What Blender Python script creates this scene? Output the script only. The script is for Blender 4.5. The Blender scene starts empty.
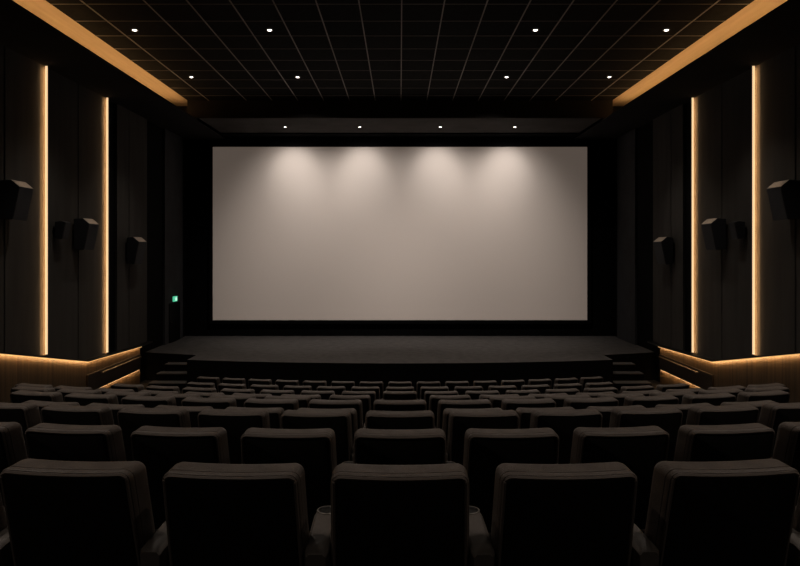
import bpy, bmesh, math, random
from mathutils import Vector, Matrix
random.seed(4)
C = bpy.context.scene.collection
F = 657.0            # focal length in pixels of the 800 px wide frame
EYE = 3.75           # eye height above the auditorium's lowest floor
def P(x, d, h): return Vector((x, d, h + EYE))   # h is measured from eye level

# ------------------------------------------------------------------ materials
def mat(name, col, rough=0.6, noise=0.0, nscale=20, bump=0.0, bscale=80, spec=0.5, emit=None, estr=0.0,
        stretch=(1, 1, 1), metal=0.0, sheen=0.0, backdark=False):
    m = bpy.data.materials.new(name); m.use_nodes = True
    nt = m.node_tree; b = nt.nodes['Principled BSDF']
    b.inputs['Roughness'].default_value = rough
    b.inputs['Specular IOR Level'].default_value = spec
    b.inputs['Metallic'].default_value = metal
    b.inputs['Base Color'].default_value = (*col, 1)
    tc = nt.nodes.new('ShaderNodeTexCoord'); mp = nt.nodes.new('ShaderNodeMapping')
    mp.inputs['Scale'].default_value = stretch
    nt.links.new(tc.outputs['Object'], mp.inputs['Vector'])
    if noise > 0:
        n = nt.nodes.new('ShaderNodeTexNoise'); n.inputs['Scale'].default_value = nscale
        n.inputs['Detail'].default_value = 4
        nt.links.new(mp.outputs[0], n.inputs['Vector'])
        r = nt.nodes.new('ShaderNodeValToRGB')
        r.color_ramp.elements[0].position = .3; r.color_ramp.elements[1].position = .7
        r.color_ramp.elements[0].color = (*[c * (1 - noise) for c in col], 1)
        r.color_ramp.elements[1].color = (*[c * (1 + noise) for c in col], 1)
        nt.links.new(n.outputs['Fac'], r.inputs['Fac']); nt.links.new(r.outputs[0], b.inputs['Base Color'])
    if bump > 0:
        n2 = nt.nodes.new('ShaderNodeTexNoise'); n2.inputs['Scale'].default_value = bscale
        nt.links.new(mp.outputs[0], n2.inputs['Vector'])
        bp = nt.nodes.new('ShaderNodeBump'); bp.inputs['Strength'].default_value = bump
        bp.inputs['Distance'].default_value = 0.01
        nt.links.new(n2.outputs['Fac'], bp.inputs['Height']); nt.links.new(bp.outputs[0], b.inputs['Normal'])
    if emit:
        b.inputs['Emission Color'].default_value = (*emit, 1)
        b.inputs['Emission Strength'].default_value = estr
    return m

M = {}
M['leather'] = mat('seat_leather', (.080, .064, .053), .50, .18, 14, .35, 260, spec=.45)
M['shell'] = mat('seat_back_shell', (.010, .009, .008), .60, .1, 20, .12, 200, spec=.12)
M['piping'] = mat('seat_piping', (.115, .094, .08), .42, spec=.5)
M['arm'] = mat('armrest_vinyl', (.085, .073, .064), .50, .12, 30, .2, 300, spec=.45)
M['cup'] = mat('cup_holder_well', (.004, .004, .004), .4, spec=.3)
M['cupring'] = mat('cup_holder_ring', (.20, .18, .16), .35, metal=.5)
M['steel'] = mat('black_steel', (.012, .012, .012), .45)
M['carpet'] = mat('dark_carpet', (.020, .018, .016), .95, .3, 60, .5, 300, spec=.1)
M['stage'] = mat('stage_floor', (.080, .075, .072), .75, .25, 5, .2, 90, spec=.2)
M['stagefront'] = mat('stage_front', (.006, .006, .006), .8, .1, 5, spec=.1)
M['tread'] = mat('step_tread', (.085, .078, .072), .8, .15, 20, spec=.2)
M['black'] = mat('black_masking', (.0035, .0035, .0036), .9, .1, 4, spec=.05)
M['wall'] = mat('dark_wall', (.0045, .0045, .0045), .9, .1, 3, spec=.05)
M['panel'] = mat('acoustic_fabric', (.056, .053, .049), .92, .12, 1.4, .25, 220, spec=.1, stretch=(1, 3, .35))
M['bluepanel'] = mat('grey_plaster', (.050, .052, .056), .9, .1, 2, spec=.1)
M['glow_reflector'] = mat('added_glow_reflector', (.125, .092, .06), .7, .06, 8, spec=.2)  # pale strip added beside the diffuser to raise its glow on the wall
M['fin'] = mat('light_fin', (.012, .011, .010), .6)
M['tile'] = mat('ceiling_tile', (.013, .0125, .012), .95, .2, 7, .25, 150, spec=.08)
M['grid'] = mat('ceiling_grid_bar', (.42, .39, .36), .6, spec=.3)
M['gridx'] = mat('ceiling_cross_bar', (.18, .165, .15), .6, spec=.3)
M['soffit'] = mat('soffit_paint', (.022, .020, .019), .9, .12, 2, spec=.08)
M['soffit2'] = mat('stage_soffit_paint', (.060, .056, .054), .9, .12, 2, spec=.08)
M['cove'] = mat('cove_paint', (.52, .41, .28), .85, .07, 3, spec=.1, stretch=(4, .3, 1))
M['cap'] = mat('ledge_cap', (.008, .007, .006), .5, spec=.3)
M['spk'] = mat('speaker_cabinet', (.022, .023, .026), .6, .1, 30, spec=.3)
M['spktop_lit'] = mat('speaker_top_painted_light', (.34, .29, .24), .6, .25, 40, spec=.3)  # pale colour paints the warm light falling on the dark cabinet's top
M['grille'] = mat('speaker_grille', (.036, .038, .043), .75, .15, 120, .6, 500, spec=.2)
M['rail'] = mat('handrail_metal', (.10, .075, .05), .35, metal=.6)
M['door'] = mat('door_paint', (.0035, .0035, .0035), .6, spec=.1)
M['screen'] = mat('projection_screen', (.61, .555, .51), .9, .02, 30, spec=.05, emit=(.64, .50, .41), estr=.13)  # faint even emission stands in for light washing over the screen
WARM = (1.0, .58, .27)
M['led'] = mat('led_diffuser', (.3, .25, .2), .5, emit=(1.0, .67, .37), estr=1.0)
M['coveled'] = mat('cove_led', (.6, .5, .4), .5, emit=(1.0, .55, .22), estr=24)
M['ledgeled'] = mat('ledge_led', (.6, .5, .4), .5, emit=(1.0, .55, .20), estr=.85)
M['steplamp'] = mat('step_lamp', (.6, .5, .4), .5, emit=(1.0, .58, .25), estr=1.1)
M['bulb'] = mat('downlight_lens', (.8, .8, .8), .4, emit=(1.0, .93, .84), estr=9)
M['ring'] = mat('downlight_ring', (.25, .22, .20), .5)
M['signgreen'] = mat('sign_green', (.02, .4, .25), .5, emit=(.10, .62, .36), estr=.9)
M['signwhite'] = mat('sign_white', (.8, .9, .85), .5, emit=(.65, .95, .80), estr=1.1)

def wood():
    m = bpy.data.materials.new('dado_wood'); m.use_nodes = True
    nt = m.node_tree; b = nt.nodes['Principled BSDF']; b.inputs['Roughness'].default_value = .55
    b.inputs['Specular IOR Level'].default_value = .25
    tc = nt.nodes.new('ShaderNodeTexCoord'); mp = nt.nodes.new('ShaderNodeMapping')
    mp.inputs['Scale'].default_value = (1, 9, .35)
    nt.links.new(tc.outputs['Object'], mp.inputs[0])
    n = nt.nodes.new('ShaderNodeTexNoise'); n.inputs['Scale'].default_value = 1.6; n.inputs['Detail'].default_value = 6
    nt.links.new(mp.outputs[0], n.inputs['Vector'])
    r = nt.nodes.new('ShaderNodeValToRGB')
    r.color_ramp.elements[0].position = .32; r.color_ramp.elements[0].color = (.030, .020, .011, 1)
    r.color_ramp.elements[1].position = .68; r.color_ramp.elements[1].color = (.068, .046, .025, 1)
    nt.links.new(n.outputs['Fac'], r.inputs[0])
    # dark joints between the boards
    sx = nt.nodes.new('ShaderNodeSeparateXYZ'); nt.links.new(tc.outputs['Object'], sx.inputs[0])
    mm = nt.nodes.new('ShaderNodeMath'); mm.operation = 'MULTIPLY'; mm.inputs[1].default_value = 1 / .62
    nt.links.new(sx.outputs['Y'], mm.inputs[0])
    fr = nt.nodes.new('ShaderNodeMath'); fr.operation = 'FRACT'; nt.links.new(mm.outputs[0], fr.inputs[0])
    gt = nt.nodes.new('ShaderNodeMath'); gt.operation = 'GREATER_THAN'; gt.inputs[1].default_value = .03
    nt.links.new(fr.outputs[0], gt.inputs[0])
    mx = nt.nodes.new('ShaderNodeMix'); mx.data_type = 'RGBA'
    mx.inputs['A'].default_value = (.02, .012, .006, 1)
    nt.links.new(gt.outputs[0], mx.inputs['Factor']); nt.links.new(r.outputs[0], mx.inputs['B'])
    nt.links.new(mx.outputs['Result'], b.inputs['Base Color'])
    return m
M['wood'] = wood()
M['darkwood'] = mat('dark_stained_wood', (.022, .015, .009), .5, .3, 4, spec=.3, stretch=(1, 6, .5))

# ------------------------------------------------------------------ helpers
def tag(o, label=None, cat=None, group=None, kind=None):
    if label: o['label'] = label
    if cat: o['category'] = cat
    if group: o['group'] = group
    if kind: o['kind'] = kind
    return o
def obj(name, bm, m, parent=None, smooth=False):
    bmesh.ops.recalc_face_normals(bm, faces=bm.faces)
    me = bpy.data.meshes.new(name); bm.to_mesh(me); bm.free()
    me.materials.append(m)
    if smooth:
        for p in me.polygons: p.use_smooth = True
        try: me.set_sharp_from_angle(angle=math.radians(38))
        except Exception: pass
    o = bpy.data.objects.new(name, me); C.objects.link(o)
    if parent: o.parent = parent
    return o
def empty(name, loc, rz=0, label=None, cat=None, group=None):
    o = bpy.data.objects.new(name, None); C.objects.link(o)
    o.empty_display_size = .1
    o.location = loc; o.rotation_euler = (0, 0, rz)
    return tag(o, label, cat, group)
def box(bm, x0, x1, y0, y1, z0, z1):
    v = [bm.verts.new((x, y, z)) for x in (x0, x1) for y in (y0, y1) for z in (z0, z1)]
    for f in ((0, 1, 3, 2), (4, 6, 7, 5), (0, 4, 5, 1), (2, 3, 7, 6), (0, 2, 6, 4), (1, 5, 7, 3)):
        bm.faces.new([v[i] for i in f])
    return v
def bevel(bm, w, seg=2):
    bmesh.ops.bevel(bm, geom=list(bm.edges), offset=w, segments=seg, affect='EDGES', profile=.5)
def hexa(bm, pts):     # eight points in the order of box()
    v = [bm.verts.new(p) for p in pts]
    for f in ((0, 1, 3, 2), (4, 6, 7, 5), (0, 4, 5, 1), (2, 3, 7, 6), (0, 2, 6, 4), (1, 5, 7, 3)):
        bm.faces.new([v[i] for i in f])
def struct(name, bm, m): return tag(obj(name, bm, m), kind='structure')
def tube(bm, pts, r, seg=8, closed=False):
    pts = [Vector(p) for p in pts]; rings = []; n = len(pts)
    for i, p in enumerate(pts):
        a = pts[(i - 1) % n] if (closed or i > 0) else p
        b = pts[(i + 1) % n] if (closed or i < n - 1) else p
        t = (b - a).normalized()
        u = t.cross(Vector((0, 0, 1)))
        if u.length < 1e-3: u = t.cross(Vector((0, 1, 0)))
        if abs(t.z) > .9: u = Vector((0, 1, 0)).cross(t)
        u.normalize(); w = t.cross(u).normalized()
        rings.append([bm.verts.new(p + u * r * math.cos(2 * math.pi * k / seg) + w * r * math.sin(2 * math.pi * k / seg)) for k in range(seg)])
    for i in range(n if closed else n - 1):
        A, B = rings[i], rings[(i + 1) % n]
        for k in range(seg): bm.faces.new((A[k], A[(k + 1) % seg], B[(k + 1) % seg], B[k]))
    if not closed:
        bm.faces.new(rings[0][::-1]); bm.faces.new(rings[-1])
def lathe(bm, prof, c, seg=20):
    rings = [[bm.verts.new((c[0] + r * math.cos(2 * math.pi * k / seg), c[1] + r * math.sin(2 * math.pi * k / seg), c[2] + z)) for k in range(seg)] for r, z in prof]
    for A, B in zip(rings, rings[1:]):
        for k in range(seg): bm.faces.new((A[k], A[(k + 1) % seg], B[(k + 1) % seg], B[k]))
    return rings

def strip_lamp(name, p0, p1, aim, energy, width, col=(1, .55, .22)):
    # a long thin area lamp from p0 to p1 shining along aim
    p0, p1, aim = Vector(p0), Vector(p1), Vector(aim).normalized()
    l = bpy.data.lights.new(name, 'AREA'); l.shape = 'RECTANGLE'; l.energy = energy; l.color = col
    l.size = (p1 - p0).length; l.size_y = width
    X = (p1 - p0).normalized(); Zv = -(aim - X * aim.dot(X)).normalized(); Y = Zv.cross(X)
    o = bpy.data.objects.new(name, l); C.objects.link(o)
    m = Matrix((X, Y, Zv)).transposed().to_4x4(); m.translation = (p0 + p1) / 2
    o.matrix_world = m
    return o
# ------------------------------------------------------------------ seat
SH = .92; REC = math.tan(math.radians(14)); PITCH = .62
def outline(w, z0, z1, r, dip, inset, n=7):
    """rounded outline of the back seen from behind, gently hollow along the top"""
    w -= inset; z0 += inset; z1 -= inset; r = max(.012, r - inset)
    pts = []
    def arc(cx, cz, a0, a1):
        for i in range(n):
            a = a0 + (a1 - a0) * i / (n - 1)
            pts.append([cx + r * math.cos(a), cz + r * math.sin(a)])
    arc(w - r, z0 + r, -math.pi / 2, 0)
    m = 4
    for i in range(1, m): pts.append([w, z0 + r + (z1 - z0 - 2 * r) * i / m])
    arc(w - r, z1 - r, 0, math.pi / 2)
    for i in range(1, 10): pts.append([w - r - (2 * w - 2 * r) * i / 10, z1])
    arc(-w + r, z1 - r, math.pi / 2, math.pi)
    for i in range(1, m): pts.append([-w, z1 - r - (z1 - z0 - 2 * r) * i / m])
    arc(-w + r, z0 + r, math.pi, 1.5 * math.pi)
    for i in range(1, 10): pts.append([-w + r + (2 * w - 2 * r) * i / 10, z0])
    out = []
    for x, z in pts:
        t = (z - z0) / (z1 - z0)
        if t > .6: z -= dip * (1 - min(1, (x / w) ** 2)) * (t - .6) / .4
        x *= 1.05 - .05 * (z - .3) / .6
        out.append((x, z))
    return out
def slab(bm, layers, w, z0, z1, r, dip):
    rings = []
    for y, ins in layers:
        rings.append([bm.verts.new((x, y + (SH - z) * REC, z)) for x, z in outline(w, z0, z1, r, dip, ins)])
    n = len(rings[0])
    for A, B in zip(rings, rings[1:]):
        for k in range(n): bm.faces.new((A[k], A[(k + 1) % n], B[(k + 1) % n], B[k]))
    bm.faces.new(rings[0][::-1]); bm.faces.new(rings[-1])

def make_seat():
    root = empty('cinema_chair', (0, 0, 0))
    bm = bmesh.new()
    slab(bm, [(.010, .016), (.012, .004), (.020, 0), (.038, 0), (.041, .005), (.044, 0), (.120, -.002), (.142, .003), (.154, .012), (.160, .030)], .252, .30, SH, .040, .010)
    obj('backrest', bm, M['leather'], root, True)
    bm = bmesh.new()
    slab(bm, [(-.002, .034), (.004, .022), (.012, .020)], .252, .30, SH, .040, .010)
    obj('back_shell', bm, M['shell'], root, True)
    bm = bmesh.new()
    pts = [(x, .008 + (SH - z) * REC, z) for x, z in outline(.252, .30, SH, .040, .010, .013)]
    tube(bm, pts, .0075, 6, True)
    obj('piping', bm, M['piping'], root, True)
    # tip-up cushion, folded against the back
    bm = bmesh.new(); box(bm, -.195, .195, -.05, .05, -.19, .19); bevel(bm, .035, 3)
    bmesh.ops.rotate(bm, verts=bm.verts, cent=(0, 0, 0), matrix=Matrix.Rotation(math.radians(14), 3, 'X'))
    bmesh.ops.translate(bm, verts=bm.verts, vec=(0, .345, .46))
    obj('seat_cushion', bm, M['leather'], root, True)
    # pedestal
    bm = bmesh.new(); box(bm, -.20, .20, .17, .36, .0, .03); bevel(bm, .008, 1)
    box(bm, -.06, .06, .22, .30, .03, .31)
    box(bm, -.20, .20, .20, .33, .26, .31)
    obj('pedestal', bm, M['steel'], root)
    return root
def make_arm(root, sx):
    x = sx * PITCH / 2
    bm = bmesh.new()
    pts = []
    w = .044
    def ring(y, hw, zt, zb): return [bm.verts.new(p) for p in ((x - hw, y, zb), (x - hw, y, zt - .012), (x - hw + .012, y, zt), (x + hw - .012, y, zt), (x + hw, y, zt - .012), (x + hw, y, zb))]
    R = [ring(.055, w - .008, .606, .555), ring(.075, w, .618, .54), ring(.28, w + .004, .622, .54), ring(.40, w + .006, .622, .54), ring(.455, w, .622, .54), ring(.480, w - .018, .618, .555)]
    for A, B in zip(R, R[1:]):
        for k in range(6): bm.faces.new((A[k], A[(k + 1) % 6], B[(k + 1) % 6], B[k]))
    bm.faces.new(R[0][::-1]); bm.faces.new(R[-1])
    a = obj('armrest', bm, M['arm'], root, True)
    bm = bmesh.new()
    lathe(bm, [(.036, .0), (.037, .004), (.041, .005), (.043, .003), (.043, -.001)], (x, .425, .622), 20)
    ringo = obj('cup_holder', bm, M['cupring'], a, True)
    bm = bmesh.new()
    rg = lathe(bm, [(.0355, .003), (.034, .0015), (.001, .0012)], (x, .425, .622), 20)
    bm.faces.new(rg[-1])
    obj('cup_well', bm, M['cup'], a)
    bm = bmesh.new()
    hexa(bm, [(x - .025, .12, .0), (x - .025, .10, .545), (x - .025, .36, .0), (x - .025, .43, .545),
              (x + .025, .12, .0), (x + .025, .10, .545), (x + .025, .36, .0), (x + .025, .43, .545)])
    obj('side_panel', bm, M['steel'], root)

def copy_tree(o, parent=None):
    c = o.copy(); C.objects.link(c)
    if parent: c.parent = parent
    for ch in list(o.children):
        copy_tree(ch, c)
    return c

seatA = make_seat(); make_arm(seatA, -1)           # one armrest
ORD = ['', 'first', 'second', 'third', 'fourth', 'fifth', 'sixth', 'seventh', 'eighth']
ROWN = ['first', 'second', 'third', 'fourth', 'fifth', 'sixth', 'seventh', 'eighth', 'ninth', 'tenth']
# depth of the row on the centre line, height in the picture of its top edge, seats each side of the centre
ROWS = [(2.36, 462, 3), (3.54, 427.5, 4), (4.74, 409.6, 5), (5.40, 407.6, 5), (6.17, 398.9, 6), (7.05, 396, 7),
        (7.98, 394.5, 8), (9.70, 390.6, 7), (11.65, 386.2, 6), (14.05, 381.2, 7)]
SKIP = {3: 0, 5: 1, 6: 0}
RAD = 18.0
def arc_d(x): return RAD - math.sqrt(RAD * RAD - x * x)
drops = [(y - 250) * (Z + .14) / F for Z, y, n in ROWS]
first = True
for r, (Z, ytop, n) in enumerate(ROWS):
    floor_h = -(drops[r] + SH)
    for i in range(-n, n + 1):
        if abs(i) <= SKIP.get(r, -1): continue      # the photograph shows no chair there
        th = i * PITCH / RAD
        x = RAD * math.sin(th); d = Z + RAD * (1 - math.cos(th))
        rowtxt = 'row nearest the stage' if r == 9 else (ROWN[r] + ' row from the camera' if r else 'row nearest the camera')
        lab = ('dark brown leather cinema chair, centre of the ' if i == 0 else
               'dark brown leather cinema chair, %s %s of centre, ' % (ORD[abs(i)], 'left' if i < 0 else 'right')) + rowtxt
        s = seatA if first else copy_tree(protoL)
        if first: protoL = seatA; first = False
        s.location = P(x, d, floor_h)
        s.rotation_euler = (0, 0, th)
        tag(s, lab, 'chair', 'cinema chairs in the ' + rowtxt)
        if i == n:
            bpy.context.view_layer.update()
            make_arm(s, 1)

# ------------------------------------------------------------------ floor: raked terraces
bm = bmesh.new()
HWX = 7.36
Xs = [-HWX + 2 * HWX * k / 48 for k in range(49)]
edges = [-3.0] + [Z - .42 if k else 1.2 for k, (Z, y, n) in enumerate(ROWS)]
edges[4] = ROWS[3][0] - .02; edges[5] = ROWS[4][0] - .10; edges[6] = ROWS[5][0] - .15; edges[3] = ROWS[2][0] - .2
heights = [-(drops[0] + SH) + .0] + [-(dr + SH) for dr in drops]
heights[-1] = -EYE - .0
edges.append(23.2)
prev = None
for k, h in enumerate(heights):
    e0, e1 = edges[k], edges[k + 1]
    def row(e, hh, curved=True):
        return [bm.verts.new(P(x, min(e + (arc_d(x) if curved else 0), 23.2), hh)) for x in Xs]
    A = row(e0, h, k > 0); B = row(e1, h, k < len(heights) - 1)
    for a in range(48): bm.faces.new((A[a], A[a + 1], B[a + 1], B[a]))
    if prev:
        for a in range(48): bm.faces.new((prev[a], prev[a + 1], A[a + 1], A[a]))
    prev = B
fl = struct('floor', bm, M['carpet'])
ROW8 = None

# ------------------------------------------------------------------ walls / ceiling shell
WX = 7.365         # wall plane behind the panels
PX = 7.30          # face of the panels
D0, D1 = -3.0, 23.2
HC = 4.40          # tile ceiling above the eye
HS = 3.77          # side soffit
for sx, side in ((-1, 'left'), (1, 'right')):
    bm = bmesh.new(); v = box(bm, *sorted((sx * WX, sx * (WX + .2))), D0, D1, -.2, EYE + HC + .3)
    struct('wall_' + side, bm, M['wall'])
bm = bmesh.new(); box(bm, -WX - .2, WX + .2, 22.55, 22.75, -.2, EYE + HC + .3); struct('wall_front', bm, M['black'])
bm = bmesh.new(); box(bm, -WX - .2, WX + .2, D0 - .2, D0, -.2, EYE + HC + .3); struct('wall_rear', bm, M['wall'])

CX = 6.25; CD = 19.30
bm = bmesh.new(); box(bm, -CX, CX, D0, CD, EYE + HC, EYE + HC + .12); struct('ceiling', bm, M['tile'])
bm = bmesh.new()
for k in range(-7, 8):
    x = k * .757 + .03 if abs(k) < 7 else math.copysign(5.62, k)
    box(bm, x - .011, x + .011, D0, CD, EYE + HC - .012, EYE + HC + .002)
struct('trim_1', bm, M['grid'])
bm = bmesh.new()
d = 11.75 - 17 * .87
while d < CD:
    box(bm, -CX, CX, d - .010, d + .010, EYE + HC - .006, EYE + HC + .003); d += .87
struct('trim_2', bm, M['gridx'])
# cove each side
for sx, side in ((-1, 'left'), (1, 'right')):
    S = lambda a, b: sorted((sx * a, sx * b))
    bm = bmesh.new(); box(bm, *S(CX, WX), D0, 20.1, EYE + HC, EYE + HC + .12)
    o = struct('trim_3' if sx < 0 else 'trim_4', bm, M['cove'])
    bm = bmesh.new()            # soffit with its upstand
    box(bm, *S(5.93, WX), D0, 22.55, EYE + HS, EYE + HS + .025)
    box(bm, *S(5.93, 5.96), D0, CD, EYE + HS + .025, EYE + HS + .048)
    struct('trim_5' if sx < 0 else 'trim_6', bm, M['soffit'])
    t = empty('cove_light', P(sx * 6.5, 8, HS + .026), 0,
              'long warm light strip hidden in the %s ceiling cove' % side, 'light')
    bm = bmesh.new()
    y0, y1 = D0 + .1 - 8, CD - .1 - 8
    hexa(bm, [(-sx * .03, y0, .0), (-sx * .03, y0, .02), (-sx * .03, y1, .0), (-sx * .03, y1, .02),
              (sx * .03, y0, .0), (sx * .03, y0, .02), (sx * .03, y1, .0), (sx * .03, y1, .02)])
    obj('housing', bm, M['ring'], t)
    bm = bmesh.new()
    box(bm, -.022, .022, y0, y1, .021, .027)
    obj('light_strip', bm, M['coveled'], t)
# header and lower soffit over the stage
bm = bmesh.new()
box(bm, -6.25, 6.25, CD, CD + .06, EYE + 3.88, EYE + HC + .12)
box(bm, -WX, -6.25, 20.1, 20.16, EYE + HS + .025, EYE + HC + .12); box(bm, 6.25, WX, 20.1, 20.16, EYE + HS + .025, EYE + HC + .12)
struct('trim_7', bm, M['soffit'])
bm = bmesh.new()
box(bm, -5.93, 5.93, CD + .06, 21.75, EYE + 3.88, EYE + 3.95)
struct('trim_8', bm, M['soffit2'])
bm = bmesh.new(); box(bm, -5.93, 5.93, 21.75, 22.55, EYE + 3.84, EYE + 3.95); struct('trim_9', bm, M['black'])

# ------------------------------------------------------------------ wall panels, light fins
def cap_h(d): return -(1.90 + (d - 12.0) * .2137) if d < 15.1 else -(2.5625 + .035 * (d - 15.1))
PANELS = [(8.5, 12.10, 'charcoal fabric wall panel on the %s, nearest the camera beside the big speaker'),
          (12.15, 13.318, 'charcoal fabric wall panel just before the first vertical light on the %s wall'),
          (13.49, 14.88, 'charcoal fabric wall panel just beyond the first vertical light, %s wall'),
          (14.92, 16.107, 'charcoal fabric wall panel just before the second vertical light on the %s wall'),
          (16.95, 17.68, 'narrow charcoal panel beyond the dark recess on the %s wall'),
          (17.72, 18.96, 'last charcoal panel before the dark stage opening on the %s wall')]
for sx, side in ((-1, 'left'), (1, 'right')):
    S = lambda a, b: sorted((sx * a, sx * b))
    for a, b, lab in PANELS:
        bm = bmesh.new()
        x0, x1 = sx * (WX - .005), sx * PX
        hexa(bm, [(x0, a, EYE + cap_h(a) - .0), (x0, a, EYE + HS), (x0, b, EYE + cap_h(b) - .0), (x0, b, EYE + HS),
                  (x1, a, EYE + cap_h(a)), (x1, a, EYE + HS), (x1, b, EYE + cap_h(b)), (x1, b, EYE + HS)])
        o = obj('acoustic_panel', bm, M['panel'])
        tag(o, lab % side, 'wall panel', 'fabric panels on the %s wall' % side)
    bm = bmesh.new(); box(bm, *S(PX, WX), 20.4, 22.1, EYE - 2.95, EYE + HS)
    # leave the doorway dark: the leaf stands proud in front of it
    tag(obj('wall_panel', bm, M['bluepanel']), 'smooth blue grey %s panel beside the stage, between black recess and screen wall' % side, 'wall panel')
    for q, dd in enumerate((13.43, 16.22)):
        t = empty('vertical_wall_light', (sx * PX, dd, EYE + cap_h(dd) + .055), 0,
                  'tall warm vertical light strip on the %s wall, %s' % (side, 'nearer the camera' if q == 0 else 'nearer the screen'),
                  'wall light', 'vertical light strips')
        hh = HS - cap_h(dd) - .057
        bm = bmesh.new(); box(bm, *sorted((sx * .055, -sx * .105)), 0, .035, 0, hh)
        obj('fin', bm, M['fin'], t)
        bm = bmesh.new(); box(bm, *sorted((-sx * .060, -sx * .098)), -.020, -.001, 0.02, hh - .01)
        obj('diffuser', bm, M['led'], t)
        bm = bmesh.new()
        tri = [(sx * .0, -.11), (sx * .05, -.11), (sx * .05, -.001), (-sx * .060, -.001), (-sx * .060, -.008), (-sx * .03, -.02), (-sx * .008, -.06)]
        A = [bm.verts.new((x, y, 0)) for x, y in tri]; B = [bm.verts.new((x, y, hh)) for x, y in tri]
        bm.faces.new(A); bm.faces.new(B[::-1])
        for q_ in range(7): bm.faces.new((A[q_], A[(q_ + 1) % 7], B[(q_ + 1) % 7], B[q_]))
        obj('glow_reflector', bm, M['glow_reflector'], t)  # added reflector, shaped so the glow fades away from the diffuser
        strip_lamp('fin_lamp', (sx * (PX - .057), dd - .013, EYE + cap_h(dd) + .05), (sx * (PX - .057), dd - .013, EYE + HS - .05),
                   (sx * 1, -.22, 0), 10.5, .018, (1, .62, .31))

    # dado: raked part, then a level part with a toe light
    FLH = -EYE
    bm = bmesh.new()
    DX = 7.22
    ds = [8.0, 12.0, 15.1]
    for a, b in zip(ds, ds[1:]):
        hexa(bm, [(sx * WX, a, 0), (sx * WX, a, EYE + cap_h(a)), (sx * WX, b, 0), (sx * WX, b, EYE + cap_h(b)),
                  (sx * DX, a, 0), (sx * DX, a, EYE + cap_h(a)), (sx * DX, b, 0), (sx * DX, b, EYE + cap_h(b))])
    a, b = 15.1, 18.25
    hexa(bm, [(sx * WX, a, EYE - 3.72), (sx * WX, a, EYE + cap_h(a)), (sx * WX, b, EYE - 3.72), (sx * WX, b, EYE + cap_h(b)),
              (sx * DX, a, EYE - 3.72), (sx * DX, a, EYE + cap_h(a)), (sx * DX, b, EYE - 3.72), (sx * DX, b, EYE + cap_h(b))])
    struct('baseboard_' + side, bm, M['wood'])
    # projecting lower panel of the level part
    t = empty('dado_panel', (sx * DX, 16.8, EYE - 3.30), 0, 'dark wood lower wall panel with warm toe light, %s wall before the stage' % side, 'wall panel')
    bm = bmesh.new(); box(bm, *sorted((-sx * .002, -sx * .035)), 15.12 - 16.8, 18.2 - 16.8, .0, .42)
    obj('panel', bm, M['darkwood'], t)
    for k in range(4):
        bm = bmesh.new(); y = 15.5 - 16.8 + .68 * k
        box(bm, *sorted((-sx * .004, -sx * .028)), y + .03, y + .60, -.012, -.002)
        obj('toe_light', bm, M['steplamp'], t)
    # cap over the dado and the strip below it
    t = empty('lit_ledge', (sx * DX, 12.0, EYE + cap_h(12)), 0, 'black ledge with warm light strip under it along the %s wall' % side, 'ledge')
    bm = bmesh.new(); bl = bmesh.new()
    cds = [8.0, 12.0, 15.1, 18.25, 19.0]
    for a, b in zip(cds, cds[1:]):
        ca, cb = cap_h(a) - cap_h(12), cap_h(b) - cap_h(12)
        if b > 18.5: cb += 0.03
        hexa(bm, [(sx * .07, a - 12, ca - .004), (sx * .07, a - 12, ca + .035), (sx * .07, b - 12, cb - .004), (sx * .07, b - 12, cb + .035),
                  (-sx * .07, a - 12, ca - .004), (-sx * .07, a - 12, ca + .030), (-sx * .07, b - 12, cb - .004), (-sx * .07, b - 12, cb + .030)])
        if b < 18.5:
            hexa(bl, [(-sx * .01, a - 12, ca - .022), (-sx * .01, a - 12, ca - .005), (-sx * .01, b - 12, cb - .022), (-sx * .01, b - 12, cb - .005),
                      (-sx * .05, a - 12, ca - .022), (-sx * .05, a - 12, ca - .005), (-sx * .05, b - 12, cb - .022), (-sx * .05, b - 12, cb - .005)])
    obj('cap', bm, M['cap'], t); obj('light_strip', bl, M['ledgeled'], t)
    for a, b in zip(cds[:3], cds[1:4]):
        strip_lamp('ledge_lamp', (sx * (DX - .045), a, EYE + cap_h(a) - .03), (sx * (DX - .045), b, EYE + cap_h(b) - .03), (sx * 1.2, 0, -1), 2.9 * (b - a), .02)
    strip_lamp('toe_lamp', (sx * (DX - .045), 15.5, EYE - 3.32), (sx * (DX - .045), 18.2, EYE - 3.32), (sx * .6, 0, -1), 7, .02)
    # handrail
    t = empty('handrail', (sx * 7.12, 16.9, EYE - 2.93), 0, 'thin metal handrail on the %s lower wall near the stage' % side, 'handrail')
    bm = bmesh.new(); tube(bm, [(0, -1.2, 0), (0, 1.15, 0), (sx * .02, 1.2, -.03), (sx * .06, 1.2, -.05)], .017, 8)
    obj('rail', bm, M['rail'], t, True)
    for y in (-1.0, 0, 1.0):
        bm = bmesh.new(); tube(bm, [(0, y, -.01), (sx * .03, y, -.05), (sx * .05, y, -.05)], .009, 6)
        obj('bracket', bm, M['rail'], t, True)

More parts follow.
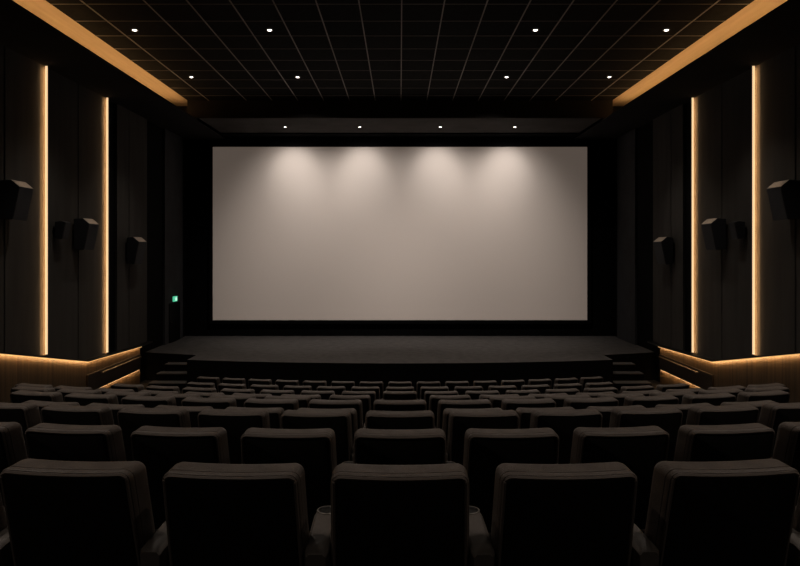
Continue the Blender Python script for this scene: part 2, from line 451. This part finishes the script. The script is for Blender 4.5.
# ------------------------------------------------------------------ speakers
def speaker(sx, d0, d1, hb, ht, front, lab, small=False):
    dm = (d0 + d1) / 2; hw = (d1 - d0) / 2
    H = ht - hb; dep = PX - front
    t = empty('wall_speaker', (sx * PX, dm, EYE + hb + H / 2), 0, lab, 'speaker', 'surround speakers on the side walls')
    hh = H / 2
    # profile in (outward distance, height): wedge top, front leaning out at the top
    lean = .125 * H / .6
    ch = .15 * H / .6; rise = .125 * H / .6
    if small: ch = .10; rise = .03
    o0 = .06
    prof = [(o0, -hh + .02), (dep - lean, -hh), (dep, hh), (dep - ch, hh + rise), (o0, hh + rise - .015)]
    bm = bmesh.new()
    A = [bm.verts.new((-sx * o, -hw, z)) for o, z in prof]; B = [bm.verts.new((-sx * o, hw, z)) for o, z in prof]
    bm.faces.new(A); bm.faces.new(B[::-1])
    n = len(prof)
    for k in range(n): bm.faces.new((A[k], A[(k + 1) % n], B[(k + 1) % n], B[k]))
    bevel(bm, .006, 1)
    obj('cabinet', bm, M['spk'], t)
    def quad(name, p0, p1, m, off, ins):
        (o0_, z0_), (o1_, z1_) = p0, p1
        dx, dz = o1_ - o0_, z1_ - z0_; L = math.hypot(dx, dz); ux, uz = dx / L, dz / L
        nx, nz = (uz, -ux)
        if name == 'top_plate': nx, nz = abs(nx), abs(nz)
        a = (o0_ + ux * ins, z0_ + uz * ins); b = (o1_ - ux * ins, z1_ - uz * ins)
        bm = bmesh.new()
        pts = []
        for s in (0, off):
            for y in (-hw + ins, hw - ins):
                for q in (a, b): pts.append((-sx * (q[0] + nx * s), y, q[1] + nz * s))
        hexa(bm, pts); obj(name, bm, m, t)
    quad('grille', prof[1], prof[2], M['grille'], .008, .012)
    quad('top_plate', prof[2], prof[3], M['spktop_lit'] if not small else M['spk'], .004, .004)
    bm = bmesh.new()
    box(bm, *sorted((0, -sx * .015)), -.07, .07, -.09, .09)
    box(bm, *sorted((-sx * .01, -sx * (o0 + .01))), -.02, .02, -.03, .03)
    obj('wall_bracket', bm, M['steel'], t)
for sx, side in ((-1, 'left'), (1, 'right')):
    speaker(sx, 11.86, 12.33, .55, 1.146, 6.88, 'large black surround speaker on the %s wall at the frame edge, highest of its side' % side)
    speaker(sx, 13.78, 14.03, .23, .58, 7.02, 'smallest black speaker on the %s wall, between the two vertical lights' % side, True)
    speaker(sx, 14.58, 15.06, .0, .585, 6.90, 'black surround speaker just before the second vertical light, %s wall' % side)
    speaker(sx, 17.42, 17.98, -.38, .22, 6.93, 'black surround speaker closest to the screen, lowest on the %s wall' % side)
    for d, h in ((12.1, 1.2), (14.82, .65), (17.7, .3)):
        l = bpy.data.lights.new('speaker_wash', 'SPOT'); l.energy = 80; l.color = (1, .70, .44)
        l.spot_size = math.radians(9); l.spot_blend = 1; l.shadow_soft_size = .03
        o = bpy.data.objects.new('speaker_wash', l); C.objects.link(o)
        o.location = P(sx * 6.86, d, HS - .05)
        o.rotation_euler = (0, 0, 0)

# ------------------------------------------------------------------ stage, steps, screen
ST = -2.95
bm = bmesh.new(); bf = bmesh.new()
SXH = 5.72
n = 40
def stage_front(x): return 17.1 + .55 * (x / SXH) ** 2
top = []; bot = []
xs = [-SXH + 2 * SXH * k / n for k in range(n + 1)]
Ft = [bm.verts.new(P(x, stage_front(x), ST)) for x in xs]
Bt = [bm.verts.new(P(x, 22.55, ST)) for x in xs]
for k in range(n): bm.faces.new((Ft[k], Ft[k + 1], Bt[k + 1], Bt[k]))
for sx in (-1, 1):
    q = [P(sx * SXH, 18.45, ST), P(sx * WX, 18.95, ST), P(sx * WX, 22.55, ST), P(sx * SXH, 22.55, ST)]
    bm.faces.new([bm.verts.new(p) for p in q])
stage = struct('stage', bm, M['stage'])
bm = bmesh.new()
def strip(pts, h0, h1):
    A = [bm.verts.new(P(x, d, h0)) for x, d in pts]; B = [bm.verts.new(P(x, d, h1)) for x, d in pts]
    for k in range(len(pts) - 1): bm.faces.new((A[k], A[k + 1], B[k + 1], B[k]))
pl = [(-WX, 18.95), (-SXH, 18.45)] + [(x, stage_front(x)) for x in xs] + [(SXH, 18.45), (WX, 18.95)]
strip(pl, -EYE, ST - .001)
struct('stage_fascia', bm, M['stagefront'])
for sx, side in ((-1, 'left'), (1, 'right')):
    t = empty('stage_steps', (sx * 6.2, 18.2, 0), 0, 'short flight of dark steps up to the stage at its %s end' % side, 'steps')
    lv = [(18.15, 3.15, 5.74, 6.50), (17.85, 3.35, 5.74, 6.62), (17.55, 3.55, 5.74, 6.72)]
    for d, hd, xa, xb in lv:
        bm = bmesh.new()
        x0, x1 = sorted((sx * xa - sx * 6.2, sx * xb - sx * 6.2))
        box(bm, x0, x1, d - 18.2, 18.46 - 18.2, 0, EYE - hd - .03)
        st = obj('step', bm, M['stagefront'], t)
        bm = bmesh.new(); box(bm, x0, x1, d - 18.2 - .02, d + .32 - 18.2, EYE - hd - .03, EYE - hd); bevel(bm, .006, 1)
        obj('tread', bm, M['tread'], st)

SD = 22.40
t = empty('cinema_screen', P(0, SD, -2.39), 0, 'huge wide blank pale projection screen above the stage', 'screen')
SWd = 187.2 / F * SD; s0 = 0; s1 = 3.515 + 2.39
bm = bmesh.new(); box(bm, -SWd, SWd, 0, .03, s0, s1)
obj('screen_surface', bm, M['screen'], t)
bm = bmesh.new()
w = .12
for a in ((-SWd - w, -SWd, s0 - w, s1 + w), (SWd, SWd + w, s0 - w, s1 + w), (-SWd, SWd, s0 - w, s0), (-SWd, SWd, s1, s1 + w)):
    box(bm, a[0], a[1], -.03, .05, a[2], a[3])
obj('screen_frame', bm, M['black'], t)

# stage door and its sign, left
bm = bmesh.new(); box(bm, -PX, -PX + .02, 20.75, 21.75, EYE + ST, EYE - 1.70)
o = obj('door_1', bm, M['door']); tag(o, kind='structure')
bm = bmesh.new(); box(bm, -.015, .015, -.04, .04, -.02, .02)
hd = obj('door_handle', bm, M['steel'], o); hd.location = (-PX + .035, 20.85, EYE - 2.3)
t = empty('exit_sign', (-PX, 21.25, EYE - 1.58), 0, 'small glowing green exit sign above the dark door left of the screen', 'sign')
bm = bmesh.new(); box(bm, .0, .05, -.15, .15, -.08, .08); obj('sign_box', bm, M['signgreen'], t)
bm = bmesh.new()      # running-figure pictogram and arrow, as raised shapes
z = .055
box(bm, .05, .052, -.06, -.03, .045, .075)
hexa(bm, [(.05, -.06, -.02), (.05, -.075, .04), (.05, -.02, -.02), (.05, -.03, .04), (.052, -.06, -.02), (.052, -.075, .04), (.052, -.02, -.02), (.052, -.03, .04)])
hexa(bm, [(.05, -.10, -.08), (.05, -.06, -.02), (.05, -.08, -.08), (.05, -.035, -.02), (.052, -.10, -.08), (.052, -.06, -.02), (.052, -.08, -.08), (.052, -.035, -.02)])
hexa(bm, [(.05, .0, -.08), (.05, -.045, -.02), (.05, .02, -.08), (.05, -.02, -.02), (.052, .0, -.08), (.052, -.045, -.02), (.052, .02, -.08), (.052, -.02, -.02)])
box(bm, .05, .052, .05, .13, -.075, .075)
bmesh.ops.scale(bm, vec=(1, .76, .74), verts=bm.verts); obj('pictogram', bm, M['signwhite'], t)

# ------------------------------------------------------------------ downlights
def make_down():
    t = empty('downlight', (0, 0, 0))
    bm = bmesh.new(); lathe(bm, [(.040, .0), (.043, -.008), (.065, -.008), (.07, -.002), (.07, .0)], (0, 0, 0), 20)
    obj('trim_ring', bm, M['ring'], t, True)
    bm = bmesh.new(); r = lathe(bm, [(.041, -.004), (.028, -.014), (.001, -.018)], (0, 0, 0), 16); bm.faces.new(r[-1])
    obj('lens', bm, M['bulb'], t, True)
    return t
base = make_down(); used = False
def place(loc, lab, grp):
    global used
    o = base if not used else copy_tree(base); used = True
    o.location = loc; tag(o, lab, 'ceiling light', grp)
def lamp(loc, e, ang, aim=None, col=(1, .86, .74), soft=.06, blend=.8):
    l = bpy.data.lights.new('lamp', 'SPOT'); l.energy = e; l.color = col
    l.spot_size = math.radians(ang); l.spot_blend = blend; l.shadow_soft_size = soft
    o = bpy.data.objects.new('downlight_and_added_wash', l); C.objects.link(o); o.location = loc
    if aim is not None: o.rotation_euler = (Vector(aim) - Vector(loc)).to_track_quat('-Z', 'Y').to_euler()
    return o
names = {-5.29: 'far left', -2.6: 'inner left', 2.7: 'inner right', 5.31: 'far right'}
for rr, d in enumerate((13.1, 16.66)):
    for x in names:
        place(P(x, d, HC - .012), 'small bright round downlight in the tile ceiling, %s, %s row' % (names[x], ('nearer', 'farther')[rr]), 'downlights in the tile ceiling')
for d in (16.66, 13.1, 9.54, 5.98, 2.42, -1.1):
    for x in names: lamp(P(x, d, HC - .06), 165, 92)
for i, x in enumerate((-3.62, -1.27, 1.27, 3.62)):
    place(P(x, 20.7, 3.878), 'small downlight in the low soffit above the screen, %s of four' % ('leftmost', 'second from left', 'third from left', 'rightmost')[i], 'downlights above the screen')
    lamp(P(x, 20.75, 3.80), 95, 112, P(x * .99, 22.4, 1.7), blend=1.0, col=(1, .91, .85))
    lamp(P(x, 20.75, 3.80), 62, 62, P(x * .99, 22.4, 2.65), blend=1.0, col=(1, .92, .86))


for x in (-2.65, 2.65): lamp(P(x, 16.66, HC - .06), 720, 74, P(x * 1.0, 22.4, -1.1), blend=1.0, col=(1, .89, .82))  # two extra spots added to wash the screen, not ceiling fixtures
# ------------------------------------------------------------------ world and camera
w = bpy.data.worlds.new('dim_room'); bpy.context.scene.world = w; w.use_nodes = True
w.node_tree.nodes['Background'].inputs[0].default_value = (.01, .01, .012, 1)
w.node_tree.nodes['Background'].inputs[1].default_value = .3
sc = bpy.context.scene
sc.view_settings.view_transform = 'Standard'; sc.view_settings.look = 'None'
sc.view_settings.exposure = 0
sc.cycles.max_bounces = 8; sc.cycles.diffuse_bounces = 4
cam = bpy.data.cameras.new('camera'); cam.sensor_width = 36; cam.lens = F / 800 * 36
cam.shift_y = -33 / 800; cam.clip_start = .02; cam.clip_end = 200
co = bpy.data.objects.new('camera', cam); C.objects.link(co)
co.location = P(0, 0, 0); co.rotation_euler = (math.pi / 2, 0, 0)
sc.camera = co
